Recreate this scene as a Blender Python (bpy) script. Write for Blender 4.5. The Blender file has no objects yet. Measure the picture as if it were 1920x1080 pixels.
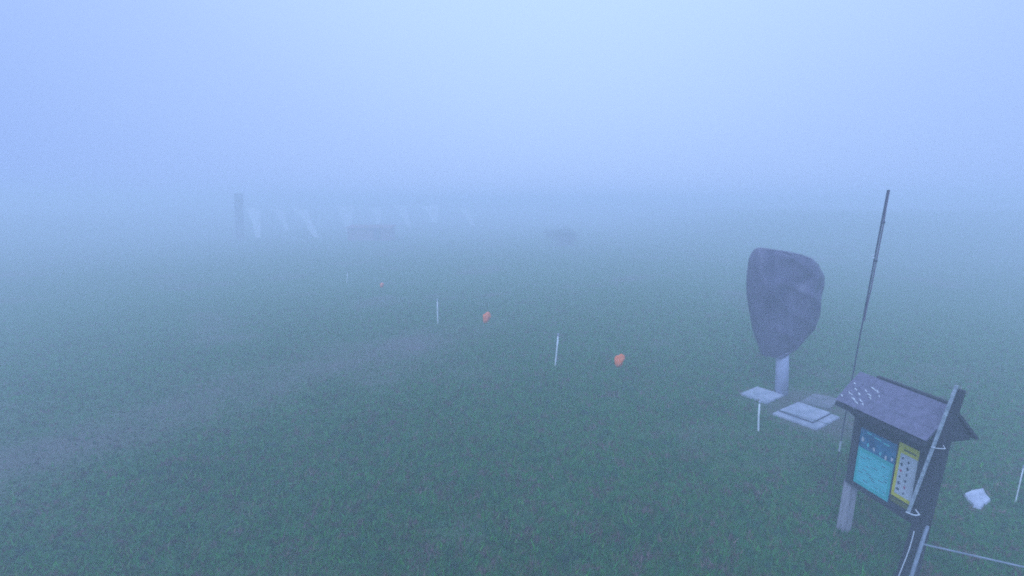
import bpy, bmesh, math, random
import numpy as np
from mathutils import Vector, Matrix, noise

# ------------------------------------------------------------------ camera, sky, sun, exposure
S = bpy.context.scene
COL = S.collection
CAM_H, FPX, PITCH = 4.6, 845.0, math.radians(10.7)
cam_data = bpy.data.cameras.new('camera')
cam_data.sensor_width = 36.0
cam_data.lens = 36.0 * FPX / 1920.0
cam_data.clip_start, cam_data.clip_end = 0.05, 2000
cam = bpy.data.objects.new('camera', cam_data)
COL.objects.link(cam)
cam.location = (0, 0, CAM_H)
cam.rotation_euler = (math.pi / 2 - PITCH, 0, 0)
S.camera = cam

SUN_EL, SUN_AZ = math.radians(40), math.radians(-150)      # azimuth from +Y towards +X
W = bpy.data.worlds.new('World')
S.world = W
W.use_nodes = True
nt = W.node_tree
nt.nodes.clear()
def N(tree, kind, **kw):
    n = tree.nodes.new(kind)
    for k, v in kw.items():
        setattr(n, k, v)
    return n
out = N(nt, 'ShaderNodeOutputWorld')
sky = N(nt, 'ShaderNodeTexSky', sky_type='NISHITA', sun_disc=False, sun_elevation=SUN_EL, sun_rotation=SUN_AZ)
bg_sky = N(nt, 'ShaderNodeBackground'); bg_sky.inputs[1].default_value = 0.05
nt.links.new(sky.outputs[0], bg_sky.inputs[0])
# the overcast cloud layer over it: thinnest and brightest high up ahead, dimmer low down
tc = N(nt, 'ShaderNodeTexCoord')
BR_EL, BR_AZ = math.radians(52), math.radians(8)
sd = Vector((math.sin(SUN_AZ) * math.cos(SUN_EL), math.cos(SUN_AZ) * math.cos(SUN_EL), math.sin(SUN_EL)))
dot = N(nt, 'ShaderNodeVectorMath', operation='DOT_PRODUCT'); dot.inputs[1].default_value = (math.sin(BR_AZ) * math.cos(BR_EL), math.cos(BR_AZ) * math.cos(BR_EL), math.sin(BR_EL))
nt.links.new(tc.outputs['Generated'], dot.inputs[0])
ramp = N(nt, 'ShaderNodeValToRGB')
nt.links.new(dot.outputs['Value'], ramp.inputs[0])
el = ramp.color_ramp.elements
el[0].position = 0.0;  el[0].color = (0.24, 0.44, 1.02, 1)
el[1].position = 1.0;  el[1].color = (0.80, 1.15, 1.9, 1)
for pos, colr in ((0.40, (0.35, 0.52, 1.04, 1)), (0.66, (0.47, 0.66, 1.14, 1)), (0.90, (0.61, 0.84, 1.22, 1))):
    e = ramp.color_ramp.elements.new(pos); e.color = colr
bg_cloud = N(nt, 'ShaderNodeBackground'); bg_cloud.inputs[1].default_value = 1.0
nt.links.new(ramp.outputs[0], bg_cloud.inputs[0])
mix = N(nt, 'ShaderNodeMixShader'); mix.inputs[0].default_value = 0.93
nt.links.new(bg_sky.outputs[0], mix.inputs[1]); nt.links.new(bg_cloud.outputs[0], mix.inputs[2])
nt.links.new(mix.outputs[0], out.inputs[0])

sun_data = bpy.data.lights.new('sun', 'SUN')
sun_data.energy = 2.3
sun_data.angle = math.radians(40)
sun_data.color = (0.55, 0.71, 1.08)
sun = bpy.data.objects.new('sun', sun_data)
COL.objects.link(sun)
sun.rotation_euler = (-sd).to_track_quat('-Z', 'Y').to_euler()

S.view_settings.view_transform = 'Standard'
S.view_settings.look = 'None'
S.view_settings.exposure = 0.0
S.view_settings.gamma = 1.0
S.view_settings.use_curve_mapping = False
S.render.engine = 'CYCLES'
S.cycles.use_denoising = False
S.cycles.volume_bounces = 6
S.cycles.max_bounces = 10
S.cycles.sample_clamp_indirect = 4
S.cycles.volume_step_rate = 4
S.cycles.filter_width = 1.8

# ------------------------------------------------------------------ helpers
_c, _s = math.cos(PITCH), math.sin(PITCH)
def ground_at(px, py, z=0.0):
    """world point at height z seen at that pixel of the 1920 x 1080 photograph"""
    x, y = (px - 960) / FPX, (540 - py) / FPX
    d = Vector((x, _c + y * _s, -_s + y * _c))
    t = (z - CAM_H) / d.z
    return Vector((d.x * t, d.y * t, z))
def on_plane(px, py, Y):
    x, y = (px - 960) / FPX, (540 - py) / FPX
    d = Vector((x, _c + y * _s, -_s + y * _c))
    t = Y / d.y
    return Vector((d.x * t, Y, CAM_H + d.z * t))

def smooth(a, b, x):
    t = min(1, max(0, (x - a) / (b - a)))
    return t * t * (3 - 2 * t)
def terrain(x, y):
    r = math.hypot(x, y)
    h = 0.05 * noise.noise(Vector((x * 0.35, y * 0.35, 1.7))) * smooth(7, 12, r) \
        + 0.25 * noise.noise(Vector((x * 0.06, y * 0.06, 4.2))) * smooth(14, 30, r)
    h *= smooth(2.2, 4.0, math.hypot(x - 6.5, y - 9.7))        # levelled round the slabs
    h += 3.3 * smooth(30, 62, y) * smooth(4, 38, x - 0.1 * y)
    h += 2.4 * smooth(34, 70, y) * smooth(40, 75, -x)
    return h
def bare(x, y):
    """how worn the turf is at a spot: the trodden line from lower left plus big soft patches"""
    A, B = ground_at(-60, 880), ground_at(950, 585)
    d_ = (B - A).xy.normalized()
    q = abs((x - A.x) * -d_.y + (y - A.y) * d_.x + 1.6 * noise.noise(Vector((x * 0.3, y * 0.3, 7))))
    tr = 0.75 * (1 - smooth(0.5, 2.8, q)) * (1 - smooth(13, 19, y))
    pad = 0.9 * (1 - smooth(0.8, 1.9, math.hypot(x - 6.9, y - 9.4)))
    nn = noise.noise(Vector((x * 0.22, y * 0.30, 2))) + 0.5 * noise.noise(Vector((x * 0.7, y * 0.9, 5))) + 0.3 * noise.noise(Vector((x * 2.1, y * 2.4, 8)))
    return min(1.0, max(tr * (1.0 + 0.9 * nn), 0.6 * smooth(0.15, 0.8, nn), pad))

def material(name, color, rough=0.8, var=0.0, scale=8.0, col2=None, bump=0.0, bscale=40.0, spec=0.4, metal=0.0, stretch=(1, 1, 1)):
    m = bpy.data.materials.new(name)
    m.use_nodes = True
    t = m.node_tree
    b = t.nodes['Principled BSDF']
    b.inputs['Roughness'].default_value = rough
    b.inputs['Specular IOR Level'].default_value = spec
    b.inputs['Metallic'].default_value = metal
    tcn = N(t, 'ShaderNodeTexCoord'); mp = N(t, 'ShaderNodeMapping'); mp.inputs['Scale'].default_value = stretch
    t.links.new(tcn.outputs['Object'], mp.inputs[0])
    if col2 is None:
        col2 = tuple(min(1, c * (1 + var)) for c in color)
        color = tuple(c * (1 - var) for c in color)
    nz = N(t, 'ShaderNodeTexNoise'); nz.inputs['Scale'].default_value = scale
    nz.inputs['Detail'].default_value = 5; nz.inputs['Roughness'].default_value = 0.65
    t.links.new(mp.outputs[0], nz.inputs['Vector'])
    r = N(t, 'ShaderNodeValToRGB')
    r.color_ramp.elements[0].position = 0.35; r.color_ramp.elements[0].color = (*color, 1)
    r.color_ramp.elements[1].position = 0.65; r.color_ramp.elements[1].color = (*col2, 1)
    t.links.new(nz.outputs['Fac'], r.inputs[0]); t.links.new(r.outputs[0], b.inputs['Base Color'])
    if bump:
        n2 = N(t, 'ShaderNodeTexNoise'); n2.inputs['Scale'].default_value = bscale; n2.inputs['Detail'].default_value = 4
        t.links.new(mp.outputs[0], n2.inputs['Vector'])
        bp = N(t, 'ShaderNodeBump'); bp.inputs['Strength'].default_value = bump; bp.inputs['Distance'].default_value = 0.01
        t.links.new(n2.outputs['Fac'], bp.inputs['Height']); t.links.new(bp.outputs[0], b.inputs['Normal'])
    return m

def link(name, bm, mats, parent=None, smooth_shade=False, origin=None):
    me = bpy.data.meshes.new(name)
    if origin is not None:
        bmesh.ops.translate(bm, verts=bm.verts, vec=-Vector(origin))
    bm.normal_update(); bm.to_mesh(me); bm.free()
    for m in (mats if isinstance(mats, (list, tuple)) else [mats]):
        me.materials.append(m)
    if smooth_shade:
        for p in me.polygons: p.use_smooth = True
    o = bpy.data.objects.new(name, me)
    COL.objects.link(o)
    if origin is not None: o.location = origin
    if parent is not None: o.parent = parent
    return o
def tag(o, label=None, cat=None, group=None, kind=None):
    if label: o['label'] = label
    if cat: o['category'] = cat
    if group: o['group'] = group
    if kind: o['kind'] = kind
    return o
def empty(name, loc, label, cat, group=None, rz=0.0):
    o = bpy.data.objects.new(name, None)
    COL.objects.link(o)
    o.location = loc; o.rotation_euler = (0, 0, rz)
    return tag(o, label, cat, group)

def box(bm, center, size, mat=None, bevel=0.0, mi=0):
    """oriented box: mat is a 3x3 rotation"""
    r = bmesh.ops.create_cube(bm, size=1.0)
    vs = r['verts']
    M = Matrix.Diagonal((*size, 1))
    if mat is not None: M = mat.to_4x4() @ M
    M = Matrix.Translation(center) @ M
    bmesh.ops.transform(bm, matrix=M, verts=vs)
    fs = {f for v in vs for f in v.link_faces}
    for f in fs: f.material_index = mi
    if bevel:
        es = list({e for v in vs for e in v.link_edges})
        bmesh.ops.bevel(bm, geom=es, offset=bevel, segments=2, affect='EDGES', profile=0.6)
    return vs
def tube(bm, pts, radii, seg=10, mi=0, caps=True):
    """tapered tube along a polyline"""
    pts = [Vector(p) for p in pts]
    if not isinstance(radii, (list, tuple)): radii = [radii] * len(pts)
    rings = []
    for i, p in enumerate(pts):
        d = (pts[min(i + 1, len(pts) - 1)] - pts[max(i - 1, 0)]).normalized()
        a = d.orthogonal().normalized() if i == 0 else (rings_a - d * rings_a.dot(d)).normalized()
        rings_a = a
        b = d.cross(a)
        rings.append([bm.verts.new(p + (a * math.cos(2 * math.pi * k / seg) + b * math.sin(2 * math.pi * k / seg)) * radii[i]) for k in range(seg)])
    for i in range(len(rings) - 1):
        for k in range(seg):
            f = bm.faces.new((rings[i][k], rings[i][(k + 1) % seg], rings[i + 1][(k + 1) % seg], rings[i + 1][k]))
            f.material_index = mi
    if caps:
        bm.faces.new(list(reversed(rings[0]))).material_index = mi
        bm.faces.new(rings[-1]).material_index = mi
def beam(bm, a, b, w, d, side=None, bevel=0.006, mi=0):
    """square timber from a to b; side = direction of its width"""
    a, b = Vector(a), Vector(b)
    z = (b - a).normalized()
    x = (side - z * side.dot(z)).normalized() if side is not None else z.orthogonal().normalized()
    y = z.cross(x)
    R = Matrix((x, y, z)).transposed()
    box(bm, (a + b) / 2, (w, d, (b - a).length), R, bevel, mi)

rng = random.Random(7)

# ------------------------------------------------------------------ ground
def ground_material():
    m = bpy.data.materials.new('ground_turf'); m.use_nodes = True
    t = m.node_tree; b = t.nodes['Principled BSDF']
    b.inputs['Roughness'].default_value = 0.9; b.inputs['Specular IOR Level'].default_value = 0.2
    tcn = N(t, 'ShaderNodeTexCoord')
    def nz(scale, detail=4, rough=0.6):
        n = N(t, 'ShaderNodeTexNoise'); n.inputs['Scale'].default_value = scale
        n.inputs['Detail'].default_value = detail; n.inputs['Roughness'].default_value = rough
        t.links.new(tcn.outputs['Object'], n.inputs['Vector']); return n
    def rmp(src, stops):
        r = N(t, 'ShaderNodeValToRGB')
        e = r.color_ramp.elements
        e[0].position, e[0].color = stops[0][0], (*stops[0][1], 1)
        e[1].position, e[1].color = stops[-1][0], (*stops[-1][1], 1)
        for p_, c_ in stops[1:-1]:
            q = e.new(p_); q.color = (*c_, 1)
        t.links.new(src, r.inputs[0]); return r
    fine = rmp(nz(26, 6, 0.8).outputs['Fac'], [(0.32, (0.006, 0.080, 0.014)), (0.5, (0.016, 0.160, 0.018)), (0.68, (0.060, 0.195, 0.028))])
    soil = rmp(nz(20, 6, 0.75).outputs['Fac'], [(0.35, (0.065, 0.072, 0.055)), (0.65, (0.190, 0.165, 0.140))])
    def mth(op, a, b_):
        n = N(t, 'ShaderNodeMath', operation=op)
        for i, v in enumerate((a, b_)):
            if isinstance(v, (int, float)): n.inputs[i].default_value = v
            else: t.links.new(v, n.inputs[i])
        return n.outputs[0]
    at = N(t, 'ShaderNodeAttribute', attribute_name='worn')
    f = mth('MULTIPLY', at.outputs['Fac'], 0.95)
    fb = N(t, 'ShaderNodeMath', operation='MULTIPLY_ADD'); fb.use_clamp = True
    t.links.new(nz(2.4, 5, 0.75).outputs['Fac'], fb.inputs[0]); fb.inputs[1].default_value = 0.9
    t.links.new(mth('SUBTRACT', f, 0.45), fb.inputs[2]); f = fb.outputs[0]
    mx = N(t, 'ShaderNodeMixRGB'); t.links.new(f, mx.inputs[0])
    t.links.new(fine.outputs[0], mx.inputs[1]); t.links.new(soil.outputs[0], mx.inputs[2])
    t.links.new(mx.outputs[0], b.inputs['Base Color'])
    bp = N(t, 'ShaderNodeBump'); bp.inputs['Strength'].default_value = 0.7; bp.inputs['Distance'].default_value = 0.03
    t.links.new(nz(30, 5, 0.8).outputs['Fac'], bp.inputs['Height']); t.links.new(bp.outputs[0], b.inputs['Normal'])
    return m
M_GROUND = ground_material()
bm = bmesh.new()
def axis(lo, hi, n, p=2.2):
    ts = np.linspace(-1, 1, n)
    v = np.sign(ts) * np.abs(ts) ** p
    return [float(lo + (hi - lo) * (q + 1) / 2) for q in v]
xs, ys = axis(-170, 170, 300), axis(-150, 170, 300)
grid = [[bm.verts.new((x, y, terrain(x, y))) for x in xs] for y in ys]
for j in range(len(ys) - 1):
    for i in range(len(xs) - 1):
        bm.faces.new((grid[j][i], grid[j][i + 1], grid[j + 1][i + 1], grid[j + 1][i]))
wear = [bare(v.co.x, v.co.y) if math.hypot(v.co.x, v.co.y) < 90 else 0.3 for v in bm.verts]
ground = tag(link('ground', bm, M_GROUND, smooth_shade=True), kind='structure')

wa = ground.data.attributes.new('worn', 'FLOAT', 'POINT'); wa.data.foreach_set('value', np.array(wear, dtype=np.float32))

# short turf blades over the near lawn
def grass():
    r = np.random.default_rng(3)
    n = 330000
    # denser close to the camera, thinning out with distance
    dist = 3.6 + 25 * r.random(n) ** 1.25
    ang = (r.random(n) - 0.5) * math.radians(112)
    X, Y = dist * np.sin(ang), dist * np.cos(ang)
    patch = np.array([noise.noise(Vector((float(a) * 0.8, float(b) * 0.8, 9.0))) for a, b in zip(X[::1], Y[::1])])
    rk_ = ground_at(1833, 938)
    clear = (X - rk_.x) ** 2 + (Y - rk_.y) ** 2 > 0.14 ** 2
    X, Y, dist, patch = X[clear], Y[clear], dist[clear], patch[clear]; n = len(X)
    clump = np.array([noise.noise(Vector((float(a) * 5.5, float(b) * 5.5, 3.0))) for a, b in zip(X, Y)])
    worn = np.array([bare(float(a), float(b)) for a, b in zip(X, Y)])
    fade = np.clip((dist - 9) / 19, 0, 1)
    keep = r.random(n) > 1 - (1 - worn * 0.85) * (1 - fade) ** 1.3
    X, Y, dist, patch, clump, worn = X[keep], Y[keep], dist[keep], patch[keep], clump[keep], worn[keep]
    n = len(X)
    Z = np.array([terrain(float(a), float(b)) for a, b in zip(X, Y)]) - 0.004
    h = (0.030 + 0.05 * r.random(n)) * (1 + 0.8 * np.clip(patch, 0, 1) + 1.1 * np.clip(clump, 0, 1)) * (1 - 0.5 * worn); w = 0.007 + 0.008 * r.random(n) + 0.0006 * dist
    yaw = r.random(n) * 2 * math.pi
    lean = 0.2 + 0.9 * r.random(n); la = r.random(n) * 2 * math.pi
    P0 = np.stack([X - w * np.cos(yaw), Y - w * np.sin(yaw), Z], 1)
    P1 = np.stack([X + w * np.cos(yaw), Y + w * np.sin(yaw), Z], 1)
    P2 = np.stack([X + h * lean * np.cos(la), Y + h * lean * np.sin(la), Z + h], 1)
    V = np.stack([P0, P1, P2], 1).reshape(-1, 3)
    me = bpy.data.meshes.new('grass')
    me.vertices.add(3 * n); me.vertices.foreach_set('co', V.ravel().astype(np.float32))
    me.loops.add(3 * n); me.loops.foreach_set('vertex_index', np.arange(3 * n, dtype=np.int32))
    me.polygons.add(n); me.polygons.foreach_set('loop_start', np.arange(0, 3 * n, 3, dtype=np.int32))
    me.update(); me.validate()
    # blade colour: weeds, clover, moss and dry blades grow in small mixed clumps
    hue = np.array([noise.noise(Vector((float(a) * 6.5, float(b) * 6.5, 31.0))) + 0.6 * noise.noise(Vector((float(a) * 2.2, float(b) * 2.2, 41.0))) for a, b in zip(X, Y)])
    hue = hue + 0.16 * r.standard_normal(n) + 0.22 * worn
    stops = np.array([-0.75, -0.35, -0.08, 0.12, 0.38, 0.75])
    pal = np.array([(0.004, 0.100, 0.040), (0.006, 0.155, 0.022), (0.014, 0.195, 0.012), (0.040, 0.195, 0.010), (0.100, 0.090, 0.040), (0.170, 0.110, 0.090)])
    rgb = np.stack([np.interp(hue, stops, pal[:, k]) for k in range(3)], 1) * (0.55 + 0.9 * r.random((n, 1)))
    at = me.color_attributes.new('blade', 'FLOAT_COLOR', 'POINT')
    at.data.foreach_set('color', np.repeat(np.concatenate([rgb, np.ones((n, 1))], 1), 3, axis=0).ravel().astype(np.float32))
    m = bpy.data.materials.new('grass_blades'); m.use_nodes = True
    t = m.node_tree; b = t.nodes['Principled BSDF']; b.inputs['Roughness'].default_value = 0.7
    b.inputs['Specular IOR Level'].default_value = 0.2
    a = N(t, 'ShaderNodeAttribute', attribute_name='blade')
    t.links.new(a.outputs['Color'], b.inputs['Base Color'])
    me.materials.append(m)
    o = bpy.data.objects.new('grass', me); COL.objects.link(o)
    tag(o, kind='stuff')
grass()

# ------------------------------------------------------------------ materials
M_WOOD_DARK = material('dark_wood', (0.018, 0.020, 0.028), 0.6, col2=(0.045, 0.045, 0.055), scale=6, bump=0.3, stretch=(4, 4, 0.6))
M_WOOD_PALE = material('weathered_pale_wood', (0.26, 0.24, 0.27), 0.75, col2=(0.46, 0.42, 0.44), scale=9, bump=0.4, stretch=(3, 3, 0.5))
M_SHINGLE = material('wet_roof_shingle', (0.130, 0.118, 0.170), 0.5, col2=(0.205, 0.182, 0.260), scale=14, bump=0.5, bscale=60)
M_METAL = material('dull_galvanised_metal', (0.24, 0.27, 0.30), 0.6, col2=(0.52, 0.54, 0.56), scale=22, metal=0.1, bump=0.5)
M_METAL_DARK = material('dark_painted_metal', (0.04, 0.045, 0.07), 0.5, col2=(0.10, 0.10, 0.13), scale=12)
M_WHITE = material('white_painted_stake', (0.78, 0.80, 0.76), 0.6, col2=(0.88, 0.88, 0.84), scale=20)
M_ORANGE = material('bright_orange_plastic_cloth', (1.0, 0.19, 0.03), 0.6, col2=(1.0, 0.27, 0.07), scale=10)
M_CORD = material('white_cord', (0.7, 0.7, 0.7), 0.8, var=0.1)
M_ROPE = material('grey_green_rope', (0.09, 0.13, 0.11), 0.9, var=0.2)
M_CONC = material('pale_concrete', (0.30, 0.33, 0.38), 0.75, col2=(0.50, 0.50, 0.56), scale=4, bump=0.3)
M_CONC_OLD = material('grey_lichened_concrete', (0.13, 0.15, 0.15), 0.9, col2=(0.25, 0.24, 0.26), scale=4, bump=0.5)
M_TARP = material('grey_tarpaulin', (0.072, 0.064, 0.108), 0.45, col2=(0.130, 0.115, 0.175), scale=2.2, bump=0.5, bscale=9, stretch=(1.6, 1.6, 0.35))
M_POST_PALE = material('pale_grey_steel_post', (0.34, 0.36, 0.46), 0.6, col2=(0.45, 0.46, 0.58), scale=5)
M_BLUE = material('deep_blue_print', (0.010, 0.12, 0.24), 0.4, col2=(0.02, 0.26, 0.42), scale=9)
M_CYAN = material('light_cyan_print', (0.03, 0.50, 0.46), 0.4, col2=(0.04, 0.58, 0.52), scale=4)
M_CYAN_IN = material('pale_cyan_print', (0.08, 0.60, 0.62), 0.4, col2=(0.14, 0.70, 0.72), scale=4)
M_YELLOW = material('yellow_print', (0.70, 0.62, 0.02), 0.4, col2=(0.82, 0.70, 0.04), scale=8)
M_PAPER = material('white_print', (0.60, 0.60, 0.62), 0.4, col2=(0.72, 0.72, 0.74), scale=6)
M_INK = material('dark_ink', (0.02, 0.03, 0.06), 0.5, var=0.2)
M_RED = material('red_ink', (0.55, 0.03, 0.10), 0.5, var=0.1)
M_OLIVE = material('olive_print', (0.09, 0.10, 0.01), 0.5, col2=(0.20, 0.20, 0.02), scale=20)
M_BANNER = material('white_banner_cloth', (0.90, 0.90, 0.90), 0.7, var=0.04)
M_BROWN = material('reddish_brown_boards', (0.30, 0.11, 0.11), 0.8, col2=(0.38, 0.15, 0.14), scale=3)
M_DARKPOST = material('dark_post', (0.02, 0.022, 0.03), 0.8, var=0.2)
M_RAIL = material('dull_railing_steel', (0.20, 0.24, 0.27), 0.6, col2=(0.32, 0.35, 0.40), scale=9, bump=0.2)
M_ROCK = material('pale_rock', (0.44, 0.46, 0.54), 0.85, col2=(0.70, 0.70, 0.78), scale=6, bump=0.6, bscale=14)

# ------------------------------------------------------------------ notice board with its little roof
KO = Vector((4.74, 5.72, 0))
KU = Vector((0.219, -0.9757, 0)).normalized()          # along the board
KN = Vector((KU.y, -KU.x, 0))                          # the board's front
KZ = Vector((0, 0, 1))
def K(a, b, z): return KO + KU * a + KN * b + KZ * z
KR = Matrix((KU, KN, KZ)).transposed()
kiosk = empty('notice_board', KO, 'dark timber notice board with small pitched roof, blue and yellow posters', 'notice board')
def kpart(name, bm, mats, sm=False, parent=kiosk):
    base = Vector(kiosk.location)
    return link(name, bm, mats, parent, sm, None if parent is None else base) if False else _kp(name, bm, mats, sm, parent)
def _kp(name, bm, mats, sm, parent):
    bmesh.ops.translate(bm, verts=bm.verts, vec=-KO)
    return link(name, bm, mats, parent, sm)

bm = bmesh.new(); beam(bm, K(0.02, 0, -0.2), K(0.03, 0, 0.775), 0.115, 0.125, KU)
p = _kp('post', bm, M_WOOD_PALE, False, kiosk); p['label'] = 'pale weathered left post'
bm = bmesh.new(); beam(bm, K(0.03, -0.005, 0.775), K(0.04, -0.005, 2.10), 0.10, 0.11, KU)
_kp('post_sleeve', bm, M_WOOD_PALE, False, kiosk)
bm = bmesh.new(); beam(bm, K(0.86, -0.06, -0.2), K(0.93, -0.06, 2.06), 0.13, 0.12, KU)  # right post takes the darker of the two wood colours
p = _kp('post', bm, M_WOOD_DARK, False, kiosk); p['label'] = 'dark right post'

BF = 0.075    # board front surface
bm = bmesh.new(); box(bm, K(0.47, BF - 0.03, 1.33), (0.86, 0.05, 1.10), KR, 0.004)
_kp('board_panel', bm, M_WOOD_DARK, False, kiosk)
bm = bmesh.new()
for a0, a1, z0, z1 in ((0.02, 0.10, 0.78, 1.90), (0.84, 0.92, 0.78, 1.90), (0.10, 0.84, 0.78, 0.83), (0.10, 0.84, 1.83, 1.90)):
    box(bm, K((a0 + a1) / 2, BF + 0.012, (z0 + z1) / 2), (a1 - a0, 0.03, z1 - z0), KR, 0.004)
_kp('board_frame', bm, M_WOOD_DARK, False, kiosk)

def sheet(bm, a0, a1, z0, z1, lift, mi, skew=0.0):
    vs = [bm.verts.new(K(a, BF + lift, z)) for a, z in ((a0, z0), (a1, z0), (a1, z1 - skew), (a0, z1))]
    f = bm.faces.new(vs); f.material_index = mi
    if f.normal.dot(KN) < 0: pass
# blue poster: deep blue picture above, cyan text panel below
bm = bmesh.new()
box(bm, K(0.345, BF + 0.003, 1.245), (0.47, 0.004, 0.80), KR, 0, 0)
sheet(bm, 0.115, 0.575, 0.85, 1.375, 0.007, 1)
sheet(bm, 0.150, 0.545, 0.90, 1.325, 0.009, 2)
r2 = random.Random(4)
for row in range(13):                       # lines of small print
    z = 1.30 - row * 0.03
    a = 0.165
    while a < 0.53:
        w_ = r2.uniform(0.02, 0.07)
        if r2.random() < 0.8: sheet(bm, a, min(a + w_, 0.535), z, z + 0.008, 0.011, 1 if r2.random() < 0.7 else 3)
        a += w_ + 0.012
for k, (a, z, s_) in enumerate(((0.16, 1.50, 0.055), (0.235, 1.45, 0.045), (0.315, 1.43, 0.05), (0.40, 1.42, 0.045), (0.47, 1.41, 0.05), (0.545, 1.43, 0.04))):
    ring = []
    for q in range(9):
        rr = s_ * r2.uniform(0.35, 0.75); t_ = 2 * math.pi * q / 9
        ring.append(bm.verts.new(K(a + rr * 0.6 * math.cos(t_), BF + 0.009, z + rr * 1.1 * math.sin(t_))))
    bm.faces.new(ring).material_index = 4 if k in (0, 2, 4, 5) else 2
for a, z, w_ in ((0.2, 1.60, 0.06), (0.30, 1.585, 0.09), (0.42, 1.57, 0.08)):
    sheet(bm, a, a + w_, z, z + 0.022, 0.009, 2)
p = _kp('poster', bm, [M_BLUE, M_CYAN, M_CYAN_IN, M_INK, M_PAPER], False, kiosk); p['label'] = 'blue poster with cyan text panel'
# yellow poster: white panel with two columns of small marks
bm = bmesh.new()
box(bm, K(0.715, BF + 0.003, 1.34), (0.235, 0.004, 0.72), KR, 0, 0)
sheet(bm, 0.632, 0.83, 1.03, 1.575, 0.007, 1)
sheet(bm, 0.66, 0.80, 1.615, 1.64, 0.007, 4)
sheet(bm, 0.60, 0.83, 0.90, 0.965, 0.007, 5)
for c_, a in enumerate((0.665, 0.735)):
    for k in range(6):
        z = 1.515 - k * 0.083 - c_ * 0.02
        col_ = 3 if (c_, k) in ((0, 2), (1, 4)) else 2
        da, dz = r2.uniform(0.006, 0.012), r2.uniform(0.012, 0.021)
        sheet(bm, a - da, a + da * 0.6, z - dz, z + dz, 0.009, col_)
        sheet(bm, a - da * 2, a + da * r2.uniform(1.0, 2.2), z - 0.005 + r2.uniform(-0.008, 0.008), z + 0.006, 0.010, col_)
p = _kp('poster', bm, [M_YELLOW, M_PAPER, M_INK, M_RED, M_OLIVE, M_OLIVE], False, kiosk); p['label'] = 'yellow bordered poster with rows of small dark marks'

# roof
A0, A1, bE, zE, bR, zR, bB = 0.03, 1.12, 0.482, 2.048, 0.137, 2.406, -0.217
def slab(bm, P4, th, mi=0):
    P4 = [Vector(q) for q in P4]
    n = (P4[1] - P4[0]).cross(P4[3] - P4[0]).normalized()
    if n.z < 0: n = -n
    top = [bm.verts.new(q) for q in P4]; bot = [bm.verts.new(q - n * th) for q in P4]
    bm.faces.new(top).material_index = mi; bm.faces.new(bot[::-1]).material_index = mi
    for i in range(4):
        bm.faces.new((top[i], bot[i], bot[(i + 1) % 4], top[(i + 1) % 4])).material_index = mi
roof_bm = bmesh.new()
rows = 3
for i in range(rows):        # overlapping courses down the front slope
    f0, f1 = i / rows, (i + 1) / rows
    lift = 0.0
    b0, b1 = bR + (bE - bR) * f0, bR + (bE - bR) * f1
    z0, z1 = zR + (zE - zR) * f0, zR + (zE - zR) * f1
    j = 0.004 * (i % 2)
    slab(roof_bm, [K(A0 - j, b0, z0), K(A1 + j, b0, z0), K(A1 + j, b1 + 0.003, z1 + lift), K(A0 - j, b1 + 0.003, z1 + lift)], 0.022)
roof = _kp('roof', roof_bm, M_SHINGLE, False, kiosk)
bm = bmesh.new()
slab(bm, [K(A0, bR - 0.004, zR - 0.006), K(A1, bR - 0.004, zR - 0.006), K(A1 + 0.05, bB, zE - 0.03), K(A0, bB, zE - 0.03)], 0.03)
_kp('roof_back', bm, M_WOOD_DARK, False, roof)
bm = bmesh.new(); beam(bm, K(A0 + 0.22, bR - 0.02, zR + 0.010), K(A1 + 0.01, bR - 0.02, zR + 0.010), 0.05, 0.03, KN, 0.004)
_kp('ridge_cap', bm, M_WOOD_DARK, False, roof)
bm = bmesh.new(); beam(bm, K(A0, bE - 0.02, zE - 0.055), K(A1, bE - 0.02, zE - 0.055), 0.025, 0.055, KN, 0.003)
_kp('fascia', bm, M_WOOD_DARK, False, roof)
for a in (A0 + 0.03, A1 - 0.02):                        # dark gable triangles
    bm = bmesh.new()
    tri = [K(a, bE - 0.05, zE - 0.05), K(a, bB + 0.03, zE - 0.07), K(a, bR, zR - 0.05)]
    front = [bm.verts.new(q) for q in tri]; back = [bm.verts.new(q + KU * 0.02) for q in tri]
    bm.faces.new(front[::-1]); bm.faces.new(back)
    for i in range(3): bm.faces.new((front[i], front[(i + 1) % 3], back[(i + 1) % 3], back[i]))
    _kp('gable', bm, M_WOOD_DARK, False, roof)
# thin white streaks on the upper end of the front slope
sn = (K(1, bE, zE) - K(0, bE, zE)).cross(K(0, bR, zR) - K(0, bE, zE)).normalized()
if sn.z < 0: sn = -sn
r3 = random.Random(11)
def on_roof(a, f): return K(a, bR + (bE - bR) * f, zR + (zE - zR) * f) + sn * 0.009
for (a, f, L) in ((0.28, 0.30, 0.09), (0.36, 0.33, 0.05), (0.24, 0.42, 0.05), (0.13, 0.50, 0.05), (0.20, 0.58, 0.06), (0.30, 0.50, 0.07), (0.34, 0.56, 0.05), (0.10, 0.66, 0.08), (0.17, 0.76, 0.09), (0.27, 0.72, 0.06), (0.24, 0.82, 0.07), (0.33, 0.80, 0.04), (0.07, 0.35, 0.04), (0.42, 0.42, 0.03), (0.05, 0.80, 0.04)):
    bm = bmesh.new(); n = 5; up, dn = [], []
    for q in range(n + 1):
        t_ = q / n; wv = 0.006 * math.sin(math.pi * t_) * r3.uniform(0.5, 1.6) + 0.001
        aa = a + L * t_; ff = f + 0.05 * t_ + r3.uniform(-0.012, 0.012)
        up.append(bm.verts.new(on_roof(aa, ff - wv * 2))); dn.append(bm.verts.new(on_roof(aa, ff + wv * 2)))
    for q in range(n): bm.faces.new((up[q], up[q + 1], dn[q + 1], dn[q]))
    _kp('white_streak', bm, M_CORD, False, roof)
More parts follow.
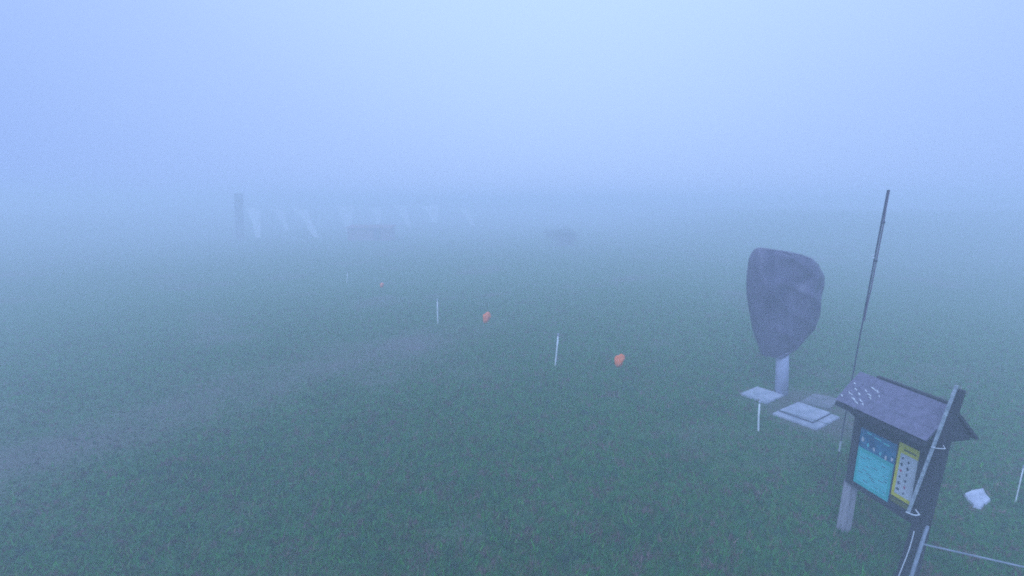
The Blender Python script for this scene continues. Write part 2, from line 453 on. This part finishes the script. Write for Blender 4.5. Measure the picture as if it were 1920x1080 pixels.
# brace under the roof on the left end
bm = bmesh.new(); beam(bm, K(0.0, 0.06, 1.75), K(0.0, 0.38, 2.02), 0.03, 0.04, KU, 0.003)
_kp('brace', bm, M_WOOD_DARK, False, kiosk)

# ------------------------------------------------------------------ poles lashed to the board's right post
PY = 4.42
lo, hi = on_plane(1703, 960, PY), on_plane(1794, 722, PY)
pf = on_plane(1671, 1137, PY + 0.05); pf.z = 0.0
ph = on_plane(1801, 730, PY + 0.05)
wp = empty('wooden_pole', pf, 'tall dark post at the lower right in front of the notice board', 'post')
bm = bmesh.new(); beam(bm, Vector((0, 0, 0)), ph - pf, 0.075, 0.06, Vector((1, 0, 0)), 0.006)
link('pole', bm, M_WOOD_DARK, wp)
metal_pole = empty('metal_pole', lo, 'thin silvery strip tied along the tall dark post before the notice board', 'metal strip')
def mpart(name, bm, m):
    bmesh.ops.translate(bm, verts=bm.verts, vec=-lo); return link(name, bm, m, metal_pole)
bm = bmesh.new(); beam(bm, lo, hi, 0.034, 0.014, Vector((1, 0, 0)), 0.003)
mpart('strip', bm, M_METAL)
mid = lo.lerp(hi, 0.53)
bm = bmesh.new()
tube(bm, [lo + Vector((-0.04, -0.012, 0.01)), lo + Vector((0.01, -0.03, -0.005)), lo + Vector((0.05, -0.035, -0.015)), lo + Vector((0.10, -0.03, -0.012)), lo + Vector((0.115, 0.04, 0.0))], 0.0065, 6)
mpart('tie', bm, M_CORD)
bm = bmesh.new()
tube(bm, [mid + Vector((-0.03, -0.012, 0)), mid + Vector((0.03, -0.022, -0.01)), mid + Vector((0.11, -0.02, -0.015)), mid + Vector((0.13, 0.03, 0.005))], 0.0045, 6)
mpart('tie', bm, M_CORD)
# loose white cord hanging down the dark post
c0 = on_plane(1714, 996, PY - 0.03); c1 = on_plane(1688, 1076, PY - 0.03)
pts = []
for k in range(9):
    t_ = k / 8; q = c0.lerp(c1, t_ * 1.25)
    pts.append(q + Vector((0.01 * math.sin(5 * t_), 0, 0)))
bm = bmesh.new(); tube(bm, pts, 0.005, 6)
tag(link('cord', bm, M_CORD, origin=c0), 'thin white cord hanging down the tall dark post below the silvery strip', 'cord')

# ------------------------------------------------------------------ railing at the lower right
f_top, f_foot = ground_at(1739, 986, 0.78), ground_at(1686, 1150, 0.0)
rail0, rail1 = ground_at(1729, 1020, 0.60), ground_at(1922, 1061, 0.60)
rail1 = rail0.lerp(rail1, 2.3)
fence = empty('railing', f_foot, 'low pale railing post and bar beside the notice board', 'railing')
def fpart(name, bm, m): bmesh.ops.translate(bm, verts=bm.verts, vec=-f_foot); return link(name, bm, m, fence)
bm = bmesh.new(); tube(bm, [f_foot - Vector((0, 0, 0.1)), f_foot.lerp(f_top, 0.5), f_top], 0.019, 12)
fpart('post', bm, M_RAIL)
bm = bmesh.new(); tube(bm, [rail0, rail0.lerp(rail1, 0.5) - Vector((0, 0, 0.02)), rail1], 0.011, 10)
fpart('rail', bm, M_RAIL)
e_foot = Vector((rail1.x + 0.02, rail1.y, 0))
bm = bmesh.new(); tube(bm, [e_foot - Vector((0, 0, 0.1)), Vector((rail1.x, rail1.y, 0.78))], 0.024, 12)
fpart('post', bm, M_POST_PALE)

# ------------------------------------------------------------------ tall thin mast left of the notice board
foot = ground_at(1556, 945, 0.0); top = on_plane(1665, 356, 6.15); 
mast = empty('mast', foot, 'very tall thin mast rising behind the notice board roof', 'mast')
def mast_at(t): 
    q = foot.lerp(top, t); bow = 0.07 * math.sin(math.pi * t)
    return q + Vector((-bow * 0.2, 0, 0))
bm = bmesh.new(); tube(bm, [mast_at(k / 20) - foot for k in range(21)], [0.006 + 0.005 * (k / 20) for k in range(21)], 8)
link('lower_rod', bm, M_METAL_DARK, mast)
side = Vector((0.025, -0.01, 0))
bm = bmesh.new(); tube(bm, [mast_at(0.62 + 0.38 * k / 8) - foot + side * (0.9 if 1 < k < 7 else 0.6) for k in range(9)], 0.008, 8)
link('upper_rod', bm, material('pinkish_rod', (0.16, 0.12, 0.17), 0.5, var=0.2), mast)
for t_ in (0.80, 0.91):
    bm = bmesh.new()
    box(bm, mast_at(t_) - foot + side * 0.5, (0.045, 0.03, 0.03), None, 0.006)
    link('clamp', bm, M_METAL_DARK, mast)
bm = bmesh.new(); q = mast_at(0.815) - foot
tube(bm, [q + Vector((-0.015, 0, 0.015)), q + Vector((-0.05, 0, 0.0)), q + Vector((-0.045, 0, -0.035)), q + Vector((-0.01, 0, -0.03))], 0.007, 6)
link('hook', bm, M_CORD, mast)
bm = bmesh.new(); q = mast_at(0.19) - foot
tube(bm, [q, mast_at(0.225) - foot], 0.012, 8)
link('sleeve', bm, M_CORD, mast)

# ------------------------------------------------------------------ large tarpaulin-wrapped sign head on a pale post
CY = 10.39
cfoot = ground_at(1466, 738, 0.0)
sign = empty('covered_sign', cfoot, 'large dark tarpaulin-wrapped head on a pale post beside concrete slabs', 'covered sign')
rows = [(466.5, 1428, 1462), (468, 1420, 1478), (472, 1415, 1497), (480, 1410, 1520), (492, 1407, 1533), (513, 1404, 1543), (530, 1403, 1543), (548, 1403, 1541), (570, 1406, 1537), (590, 1408, 1531),
        (615, 1412, 1521), (635, 1417, 1508), (650, 1421, 1494), (660, 1425, 1482), (667, 1429, 1469), (664, 1438, 1470)]
fine = []
for i in range(len(rows) - 1):
    for k in range(3):
        t_ = k / 3
        fine.append(tuple(rows[i][j] + (rows[i + 1][j] - rows[i][j]) * t_ for j in range(3)))
fine.append(rows[-1])
bm = bmesh.new(); SEG = 72; rings = []
for i, (py, xl, xr) in enumerate(fine):
    a, b = on_plane(xl, py, CY), on_plane(xr, py, CY)
    cx, hw, z = (a.x + b.x) / 2, (b.x - a.x) / 2, (a.z + b.z) / 2
    t_ = i / (len(fine) - 1)
    hd = 0.36 * min(1, (hw / 0.85)) ** 0.8
    ring = []
    for k in range(SEG):
        th = 2 * math.pi * k / SEG
        ct, st = math.cos(th), math.sin(th)
        ex = 0.8
        x = cx + hw * math.copysign(abs(ct) ** ex, ct); y = CY + hd * math.copysign(abs(st) ** ex, st)
        # folds that fan down from the tied foot, and soft creases
        wob = 2.2 * noise.noise(Vector((math.cos(th) * 1.2, math.sin(th) * 1.2, t_ * 2.6)))
        w_ = -0.13 * (1 - abs(math.sin(th * 4.5 + 2 * wob)) ** 0.55) * (0.25 + 1.0 * t_) * min(1, hw / 0.5)      # gathers running to the tied foot
        rg = noise.noise(Vector((x * 1.3 + z * 1.1, y * 0.8, z * 0.45 - x * 0.7 + 4)))
        w_ += 0.085 * (1 - smooth(0.0, 0.20, abs(rg)))                                                          # long slanting creases
        w_ += 0.12 * noise.noise(Vector((x * 1.2, y * 1.2, z * 0.8)))
        k2 = abs(st) ** 0.7
        zz = z - 0.13 * ((x - cx) / 0.9) * (1 - t_) ** 4 - 0.03 * max(0, math.sin(th * 7 + 1)) * max(0, (t_ - 0.85) / 0.15)
        y -= 0.05 * math.sin((x - cx) * 7 + z * 2.0) * math.exp(-((t_ - .45) / .3) ** 2) * (st < 0)
        ring.append(bm.verts.new(Vector((x + ct * min(w_, 0.05) * 0.2, y + st * w_ * k2, zz)) - cfoot))
    rings.append(ring)
for i in range(len(rings) - 1):
    for k in range(SEG):
        bm.faces.new((rings[i][k], rings[i][(k + 1) % SEG], rings[i + 1][(k + 1) % SEG], rings[i + 1][k]))
bm.faces.new(rings[0]); bm.faces.new(rings[-1][::-1])
bmesh.ops.recalc_face_normals(bm, faces=bm.faces)
cover = link('tarpaulin_cover', bm, M_TARP, sign, True)
sub = cover.modifiers.new('smooth', 'SUBSURF'); sub.levels = 1; sub.render_levels = 1
pt = on_plane(1468, 640, CY)
bm = bmesh.new(); tube(bm, [Vector((0, 0, -0.15)), Vector((pt.x - cfoot.x, 0, pt.z))], [0.15, 0.135], 24)
link('post', bm, M_POST_PALE, sign, True)
bm = bmesh.new()
tube(bm, [Vector((pt.x - cfoot.x, 0, 0)) + Vector((0.16 * math.cos(a), 0.16 * math.sin(a), pt.z - 0.13 + 0.01 * math.sin(3 * a))) for a in [2 * math.pi * k / 24 for k in range(25)]], 0.012, 6)
link('tie_rope', bm, M_ROPE, sign)

# ------------------------------------------------------------------ concrete slabs
def quad_slab(name, corners, z0, z1, m, label, inset=None, group='concrete slabs'):
    C0 = sum((Vector((c.x, c.y, 0)) for c in corners), Vector()) / 4
    root = empty(name, C0, label, 'slab', group)
    bm = bmesh.new()
    lo_ = [bm.verts.new(Vector((c.x, c.y, z0)) - C0) for c in corners]; hi_ = [bm.verts.new(Vector((c.x, c.y, z1)) - C0) for c in corners]
    bm.faces.new(lo_[::-1]); bm.faces.new(hi_)
    for i in range(4): bm.faces.new((lo_[i], lo_[(i + 1) % 4], hi_[(i + 1) % 4], hi_[i]))
    bmesh.ops.recalc_face_normals(bm, faces=bm.faces)
    bmesh.ops.bevel(bm, geom=list(bm.edges), offset=0.012, segments=2, affect='EDGES')
    link('base', bm, m, root)
    return root, C0
zc = 0.045
sa, _ = quad_slab('concrete_slab', [ground_at(*q, zc) for q in ((1387, 737), (1420, 724), (1470, 740), (1438, 755))], -0.05, zc, M_CONC, 'smaller pale slab at the foot of the tarpaulin-wrapped sign')
cB = [ground_at(*q, zc) for q in ((1448, 774), (1495, 754), (1575, 781), (1532, 804))]
sb, C0 = quad_slab('concrete_slab', cB, -0.05, zc, M_CONC, 'larger pale slab with a raised square lid, left of the notice board')
ctr = sum((c for c in cB), Vector()) / 4
cL = [ctr + (c - ctr) * 0.76 + Vector((0.03, 0.09, 0)) for c in cB]
bm = bmesh.new()
g_lo = [bm.verts.new(Vector((c.x, c.y, zc + 0.002)) - C0) for c in [ctr + (q - ctr) * 1.035 for q in cL]]
g_hi = [bm.verts.new(Vector((c.x, c.y, zc + 0.012)) - C0) for c in [ctr + (q - ctr) * 1.035 for q in cL]]
bm.faces.new(g_hi)
for i in range(4): bm.faces.new((g_lo[i], g_lo[(i + 1) % 4], g_hi[(i + 1) % 4], g_hi[i]))
bmesh.ops.recalc_face_normals(bm, faces=bm.faces)
link('gasket', bm, M_METAL_DARK, sb)
bm = bmesh.new()
l0 = [bm.verts.new(Vector((c.x, c.y, zc + 0.015)) - C0) for c in cL]; l1 = [bm.verts.new(Vector((c.x, c.y, zc + 0.045)) - C0) for c in cL]
bm.faces.new(l0[::-1]); bm.faces.new(l1)
for i in range(4): bm.faces.new((l0[i], l0[(i + 1) % 4], l1[(i + 1) % 4], l1[i]))
bmesh.ops.recalc_face_normals(bm, faces=bm.faces)
bmesh.ops.bevel(bm, geom=list(bm.edges), offset=0.01, segments=2, affect='EDGES')
link('lid', bm, M_CONC, sb)
quad_slab('concrete_slab', [ground_at(*q, 0.03) for q in ((1500, 752), (1527, 737), (1575, 748), (1556, 766))], -0.05, 0.03, M_CONC_OLD, 'dull grey lichened slab beyond the larger lidded slab')
# ------------------------------------------------------------------ pale rock lying right of the board
rp = ground_at(1833, 938)
bm = bmesh.new(); rk_rings = []
outline = [((q - rp).x / 0.8, (q - rp).y / 1.75) for q in (ground_at(*c, 0.04) for c in ((1808, 926), (1822, 921), (1843, 917), (1849, 929), (1857, 936), (1850, 942), (1839, 951), (1826, 947), (1816, 937)))]
for sc_, z_ in ((1.0, -0.03), (1.03, 0.02), (0.96, 0.045), (0.70, 0.056), (0.35, 0.060)):
    rk_rings.append([bm.verts.new((x * sc_ * 0.80, y * sc_ * 1.75, z_ * 1.2 + 0.012 * noise.noise(Vector((x * 14, y * 14, sc_))))) for x, y in outline])
for i in range(4):
    for k in range(9): bm.faces.new((rk_rings[i][k], rk_rings[i][(k + 1) % 9], rk_rings[i + 1][(k + 1) % 9], rk_rings[i + 1][k]))
bm.faces.new(rk_rings[-1]); bm.faces.new(rk_rings[0][::-1])
bmesh.ops.recalc_face_normals(bm, faces=bm.faces)
rk = link('rock', bm, M_ROCK, smooth_shade=False); rk.location = rp; rk.rotation_euler = (0.03, -0.02, 0)
tag(rk, 'pale flat rock lying alone on the grass right of the notice board', 'rock')

# ------------------------------------------------------------------ rope line: white stakes, rope, orange tags
stakes = [((650, 530), 510, 'farthest white stake, faint in the mist beyond the others'),
          ((821, 605), 560, 'slim white stake standing between the small and middle orange markers'),
          ((1041, 685), 625, 'leaning white stake between the middle and nearest orange markers'),
          ((1422, 808), 752, 'white stake in front of the smaller pale slab'),
          ((1903, 945), 872, 'white stake at the right edge beyond the pale rock')]
SG = 'white stakes of the rope line across the grass'
feet, heads = [], []
for i, (b_, ty, lab) in enumerate(stakes):
    f_ = ground_at(*b_); f_.z = terrain(f_.x, f_.y)
    tx = (652, 820, 1047, 1424.5, 1920)[i]
    hd_ = on_plane(tx, ty, f_.y)
    feet.append(f_); heads.append(hd_)
    root = empty('stake', f_, lab, 'stake', SG)
    bm = bmesh.new(); v = hd_ - f_
    r_ = (0.024, 0.024, 0.024, 0.018, 0.008)[i]
    m1 = v * 0.5 + Vector((rng.uniform(-0.012, 0.012), 0, 0))
    tube(bm, [-v * 0.12, v * 0.02, m1, v * 0.93], [r_, r_, r_ * 0.97, r_ * 0.95], 10)
    link('shaft', bm, M_WHITE, root, True)
    bm = bmesh.new(); tube(bm, [v * 0.93, v * 0.985, v], [r_ * 1.25, r_ * 1.25, r_ * 0.6], 10)
    link('cap', bm, M_CONC, root, True)
RG = 'ropes strung between the white stakes'
def rope_between(a, b, sag, lab):
    bm = bmesh.new(); pts = [a.lerp(b, k / 24) - Vector((0, 0, sag * 4 * (k / 24) * (1 - k / 24))) for k in range(25)]
    tube(bm, [q - a for q in pts], 0.0045, 5)
    o = link('rope', bm, M_ROPE); o.location = a
    return tag(o, lab, 'rope', RG), pts
rlab = ['thin rope span from the farthest stake to the next', 'thin rope span carrying the middle orange marker', 'thin rope span carrying the nearest orange marker', 'thin rope span passing behind the notice board']
spans = []
for i in range(4):
    a, b = heads[i] - Vector((0, 0, 0.07)), heads[i + 1] - Vector((0, 0, 0.07))
    spans.append(rope_between(a, b, 0.06, rlab[i])[1])
tags_ = [(0, 716, 'smallest, farthest orange marker dim in the mist', 0.75), (1, 912, 'middle orange marker hanging between two white stakes', 1.0), (2, 1162, 'nearest and brightest orange marker, right of the leaning stake', 1.0)]
def pix(v):
    d = v.y * _c - (v.z - CAM_H) * _s
    return 960 + FPX * v.x / d
for si, px, lab, sc in tags_:
    pts = spans[si]
    best = min(pts, key=lambda q: abs(pix(q) - px))
    j = pts.index(best); cand = []
    for o_ in (-1, 1):
        if 0 <= j + o_ < len(pts):
            for k in range(21): cand.append(best.lerp(pts[j + o_], k / 20))
    at = min(cand, key=lambda q: abs(pix(q) - px))
    root = empty('orange_marker', at, lab, 'marker', 'orange markers hung on the rope')
    bm = bmesh.new()      # crumpled folded flag, puffed and tapering down
    bmesh.ops.create_icosphere(bm, subdivisions=3, radius=1)
    for v in bm.verts:
        k = 1 + 0.35 * noise.noise(v.co * 1.6 + Vector((px, 0, 0)))
        tp = 0.62 + 0.38 * (v.co.z * 0.5 + 0.5)
        v.co = Vector((v.co.x * 0.125 * k * tp + 0.03 * v.co.z, v.co.y * 0.08 * k, v.co.z * 0.150 * k - 0.04)) * sc * 1.2
    link('flag', bm, M_ORANGE, root, True)
    bm = bmesh.new(); tube(bm, [Vector((0, 0, 0.01)), Vector((0.004, 0, -0.03))], 0.012 * sc, 6)
    link('knot', bm, M_ORANGE, root, True)

# ------------------------------------------------------------------ far things in the mist
def far(px, py, Y=None):
    g = ground_at(px, py); return g
# dark post
dp = ground_at(450, 449); dp.z = terrain(dp.x, dp.y)
tp = on_plane(447, 364, dp.y)
root = empty('tall_post', dp, 'dark blurred post standing left of the white banners', 'post')
bm = bmesh.new(); beam(bm, Vector((0, 0, -0.2)), tp - dp, 0.80, 0.6, Vector((1, 0, 0)), 0.03)
link('shaft', bm, M_DARKPOST, root)
bm = bmesh.new(); box(bm, tp - dp + Vector((0, 0, 0.04)), (0.92, 0.7, 0.09), None, 0.02); link('cap', bm, M_DARKPOST, root)
# slanting white banners on thin poles
BG = 'row of white banners in the mist'
ban = [((458, 478), (458, 389), (486, 391), (480, 447), 'brightest and leftmost white banner right beside the dark post'),
       ((510, 478), (509, 391), (530, 394), (536, 434), 'faint white banner second from the dark post'),
       ((548, 478), (547, 389), (574, 393), (594, 451), 'long slanting white banner third from the dark post'),
       ((630, 478), (630, 387), (664, 385), (648, 436), 'dim white banner left of the reddish brown hut'),
       ((690, 478), (691, 390), (714, 389), (706, 420), 'hazy white banner straight above the reddish brown hut'),
       ((736, 478), (736, 384), (760, 386), (764, 426), 'dim white banner above the right end of the reddish brown hut'),
       ((790, 478), (790, 386), (824, 385), (812, 419), 'hazy white banner next to the right end of the row'),
       ((857, 478), (857, 390), (878, 389), (884, 424), 'barely visible white banner at the right end of the row')]
for ft, tl, tr, bt, lab in ban:
    f_ = ground_at(*ft)
    Y = {458: 56.0, 510: 66.0, 548: 62.0, 630: 70.0, 690: 76.0, 736: 74.0, 790: 74.0, 857: 80.0}[ft[0]]
    f_ = Vector((f_.x * Y / f_.y, Y, terrain(f_.x * Y / f_.y, Y)))
    root = empty('banner', f_, lab, 'banner', BG)
    a, b, c = [on_plane(*q, Y + dy_) - f_ for q, dy_ in ((tl, 2.2), (tr, 2.2), (bt, 0.0))]     # the cloth leans back
    bm = bmesh.new(); rowsn = 14; R = []
    for i in range(rowsn + 1):
        t_ = i / rowsn
        bow = (0.25 + 0.5 * noise.noise(Vector((ft[0], t_ * 2, 0)))) * math.sin(math.pi * t_)
        l = a.lerp(c, t_ * 0.98) + Vector((bow, 0, 0)); r_ = b.lerp(c + Vector((0.55, 0, 0)), t_ ** 1.2 * 0.98) + Vector((0.02 + bow * 0.2, 0, 0))
        R.append([bm.verts.new(l.lerp(r_, k / 6) + Vector((0, 0.05 * math.sin(k * 1.1 + 4 * t_ + ft[0]), 0))) for k in range(7)])
    for i in range(rowsn):
        for k in range(6): bm.faces.new((R[i][k], R[i][k + 1], R[i + 1][k + 1], R[i + 1][k]))
    link('cloth', bm, M_BANNER, root, True)
    bm = bmesh.new(); tube(bm, [Vector((a.x - 0.03, a.y + 0.05, -0.2)), a + Vector((-0.03, 0.05, 0.1))], 0.02, 8)
    link('pole', bm, M_POST_PALE, root)
t = M_BANNER.node_tree; pb = t.nodes['Principled BSDF']; tl_ = N(t, 'ShaderNodeBsdfTranslucent'); tl_.inputs[0].default_value = (0.85, 0.85, 0.85, 1)
ms = N(t, 'ShaderNodeMixShader'); ms.inputs[0].default_value = 0.12
t.links.new(pb.outputs[0], ms.inputs[1]); t.links.new(tl_.outputs[0], ms.inputs[2]); t.links.new(ms.outputs[0], t.nodes['Material Output'].inputs[0])
# reddish brown hut
hb = ground_at(698, 462); HY = 56.0
hb = Vector((hb.x * HY / hb.y, HY, terrain(hb.x * HY / hb.y, HY)))
root = empty('hut', hb, 'low reddish brown hut, dim shape among the white banners', 'hut')
w_ = (on_plane(742, 440, HY) - on_plane(656, 440, HY)).x
h_ = on_plane(700, 424, HY).z - hb.z
bm = bmesh.new(); box(bm, Vector((0, 0, h_ / 2 - 0.1)), (w_ * 0.92, 2.2, h_ - 0.1), None, 0.03); link('wall', bm, M_BROWN, root)
bm = bmesh.new(); slab(bm, [Vector((-w_ / 2, -1.3, h_ - 0.1)), Vector((w_ / 2, -1.3, h_ - 0.1)), Vector((w_ / 2, 1.3, h_ + 0.12)), Vector((-w_ / 2, 1.3, h_ + 0.12))], 0.09)
link('roof', bm, M_BROWN, root)
bm = bmesh.new(); box(bm, Vector((w_ * 0.18, -1.112, h_ * 0.42)), (0.8, 0.03, h_ * 0.72), None, 0.01); link('door', bm, M_DARKPOST, root)
# misty shrubs
M_LEAF = material('shrub_leaf', (0.015, 0.04, 0.02), 0.8, col2=(0.04, 0.08, 0.03), scale=3)
M_BARK = material('shrub_bark', (0.05, 0.04, 0.03), 0.9, var=0.2)
def shrub(px, py, wpx, hpx, lab, seed):
    r = random.Random(seed)
    f_ = ground_at(px, py)
    k = min(1.0, 50.0 / f_.y)
    f_ = Vector((f_.x * k, f_.y * k, 0)); f_.z = terrain(f_.x, f_.y)
    u = f_.y / FPX * 1.0; W_, H_ = wpx * u, hpx * u
    root = empty('shrub', f_, lab, 'shrub', 'dim shrubs in the mist')
    bm = bmesh.new()
    for q in range(7):
        a = r.random() * 6.28; e = Vector((W_ * 0.3 * math.cos(a), W_ * 0.25 * math.sin(a), H_ * r.uniform(0.5, 0.85)))
        tube(bm, [Vector((0, 0, -0.1)), e * 0.5 + Vector((0, 0, 0.1)), e], [0.05, 0.03, 0.01], 6)
    link('stem', bm, M_BARK, root)
    bm = bmesh.new()
    cl = [(Vector((r.uniform(-.42, .42) * W_, r.uniform(-.3, .3) * W_, r.uniform(0.3, 0.85) * H_)), r.uniform(.14, .26) * W_) for _ in range(14)]
    for q in range(2600):
        c, s_ = cl[r.randrange(len(cl))]
        d = Vector((r.gauss(0, 1), r.gauss(0, 1), r.gauss(0, .8))).normalized() * s_ * r.random() ** .4
        p_ = c + d
        if p_.z < 0.03: p_.z = 0.03
        x = Vector((r.gauss(0, 1), r.gauss(0, 1), r.gauss(0, 1))).normalized(); y = x.orthogonal().normalized()
        L = 0.09
        bm.faces.new([bm.verts.new(p_ + x * L), bm.verts.new(p_ + y * L * .5), bm.verts.new(p_ - x * L), bm.verts.new(p_ - y * L * .5)])
    link('foliage', bm, M_LEAF, root)
shrub(1050, 436, 66, 26, 'dim low shrub in the mist right of the image centre', 3)

# ------------------------------------------------------------------ haze
bm = bmesh.new(); bmesh.ops.create_cube(bm, size=1)
for v in bm.verts:
    v.co = Vector((v.co.x * 360, v.co.y * 340 + 10, -1.6 + (v.co.z + 0.5) * (5.9 + 1.6)))
hz = bpy.data.materials.new('haze'); hz.use_nodes = True
t = hz.node_tree; t.nodes.clear()
o_ = N(t, 'ShaderNodeOutputMaterial'); pv = N(t, 'ShaderNodeVolumePrincipled')
pv.inputs['Density'].default_value = 0.034
pv.inputs['Color'].default_value = (0.91, 0.94, 1.0, 1)
pv.inputs['Anisotropy'].default_value = 0.0
t.links.new(pv.outputs[0], o_.inputs['Volume'])
haze = link('haze', bm, hz)
tag(haze, kind='stuff')
